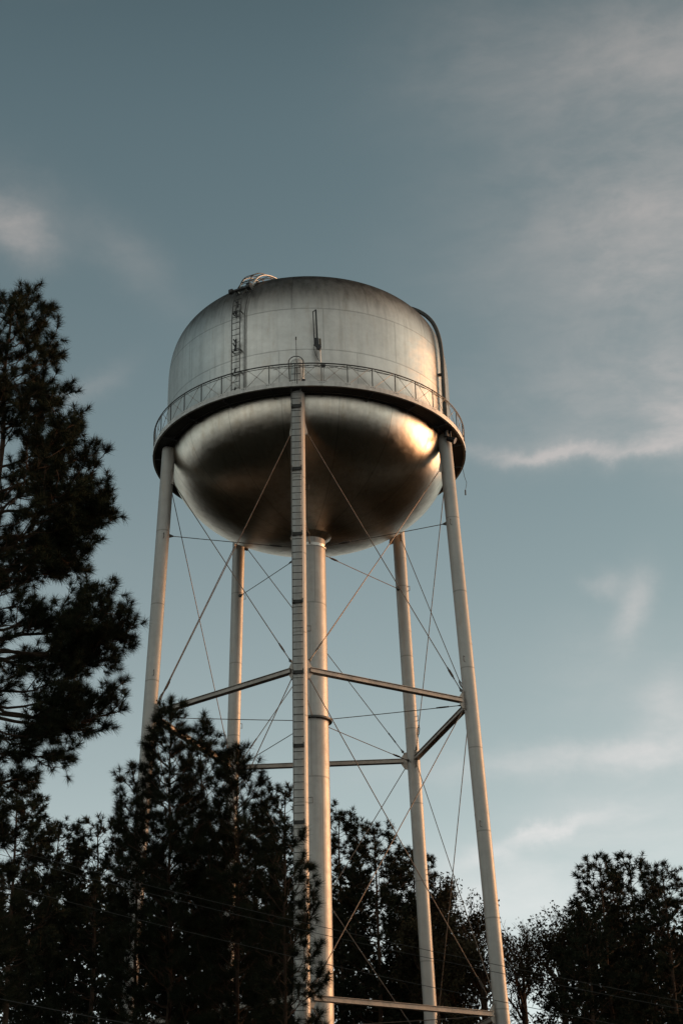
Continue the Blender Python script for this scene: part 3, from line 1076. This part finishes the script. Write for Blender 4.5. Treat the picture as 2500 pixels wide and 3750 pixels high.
# woodland all round: one mass far off behind and beside the place
rng = np.random.default_rng(5)
pts = []
for i in range(62000):
    a = rng.uniform(0, 2 * math.pi) if i % 2 else rng.uniform(-.25, .26)
    if i % 2 and math.cos(a) > .95:
        continue
    d = rng.uniform(100, 116) if i % 2 == 0 else rng.uniform(112, 150)
    x, y = CAM[0] + d * math.sin(a), CAM[1] + d * math.cos(a)
    aa = (math.degrees(a) + 180) % 360 - 180
    top = 17.0 + 3 * math.sin(a * 23) + 2 * math.sin(a * 57 + 1)
    if -14 < aa < 1.5:
        top = 24.3 + 1.2 * math.sin(a * 90)
    elif 1.5 <= aa < 4.5:
        top = 21.0 + math.sin(a * 90)
    elif 4.5 <= aa < 8.3:
        top = 15.0
    elif 8.3 <= aa < 14:
        top = 22.3 + 1.0 * math.sin(a * 90)
    pts.append((x, y, top * (1 - rng.uniform() ** 2 * .95)))
pts = np.array(pts)
per = 5
C = np.repeat(pts, per, 0) + rng.normal(size=(len(pts) * per, 3)) * .7
u = unit(rng.normal(size=C.shape))
v = unit(np.cross(u, rng.normal(size=C.shape)))
s_ = (rng.uniform(.5, 1.3, len(C)) * np.where(C[:, 1] > CAM[1] + 92, .17, .5))[:, None]
root = empty('woodland', (0, 0, 0))
V = np.stack([C - u * s_, C - v * s_ * .6, C + u * s_, C + v * s_ * .6], 1).reshape(-1, 3)
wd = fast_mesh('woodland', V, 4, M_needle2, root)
wd.parent = None
bpy.data.objects.remove(root)
tag(wd, 'dark mass of woodland filling the bottom behind the separate trees', 'woodland', kind='stuff')
# unseen wood added to the right, beyond the frame, to keep the low sun off the near pines
pts = []
for i in range(16):
    cx, cy = 19 + 5.2 * (i % 4) + rng.uniform(-1.2, 1.2), -50 + 9.2 * (i // 4) + rng.uniform(-2, 2)
    h, rr = rng.uniform(18, 24), rng.uniform(2.6, 3.4)
    for _ in range(95):            # boughs, each a loose clump
        zz = h * rng.uniform(.08, 1.0)
        rad = rr * min(1.0, (h - zz) / 6 + .15) * rng.uniform(.3, 1.0)
        an_ = rng.uniform(0, 2 * math.pi)
        bc = np.array([cx + rad * math.sin(an_), cy + rad * math.cos(an_), zz])
        pts += [tuple(bc + rng.normal(size=3) * (.42, .42, .24)) for _ in range(16)]
pts = np.array(pts)
C = np.repeat(pts, 9, 0) + rng.normal(size=(len(pts) * 9, 3)) * .22
u = unit(rng.normal(size=C.shape))
v = unit(np.cross(u, rng.normal(size=C.shape)))
s_ = rng.uniform(.05, .13, len(C))[:, None]
root = empty('w', (0, 0, 0))
wr = fast_mesh('added_shade_wood', np.stack([C - u * s_, C - v * s_ * .6, C + u * s_, C + v * s_ * .6], 1).reshape(-1, 3), 4, M_needle2, root)
wr.parent = None
bpy.data.objects.remove(root)
tag(wr, 'dense wood added out of frame on the right to shade the near pines', 'woodland', kind='stuff')

# ------------------------------------------------------------------ overhead wires
M_wire = mat('weathered_wire', (.04, .038, .034), .7, .1)
for (xa, ya, xb, yb, rad, lab) in (
        (0, 3102, 1250, 3412, .004, 'thin overhead wire, highest of the four crossing the bottom left trees'),
        (0, 3130, 1250, 3440, .004, 'thin overhead wire, second from the top, close below the highest one'),
        (0, 3237, 1250, 3545, .004, 'thin overhead wire, third from the top across the bottom left trees'),
        (0, 3660, 1250, 3880, .007, 'overhead wire, lowest of the four, leaving at the bottom left')):
    a_, b_ = at(xa, ya, 27.0), at(xb, yb, 24.0)
    d = b_ - a_
    pts = [a_ + d * u + np.array([0, 0, (u - .5) ** 2 * .12 - .03]) for u in np.linspace(-3, 4.5, 46)]
    o = MB().tube(pts, rad, 5).build('overhead_wire', M_wire)
    tag(o, lab, 'wire', 'overhead wires')
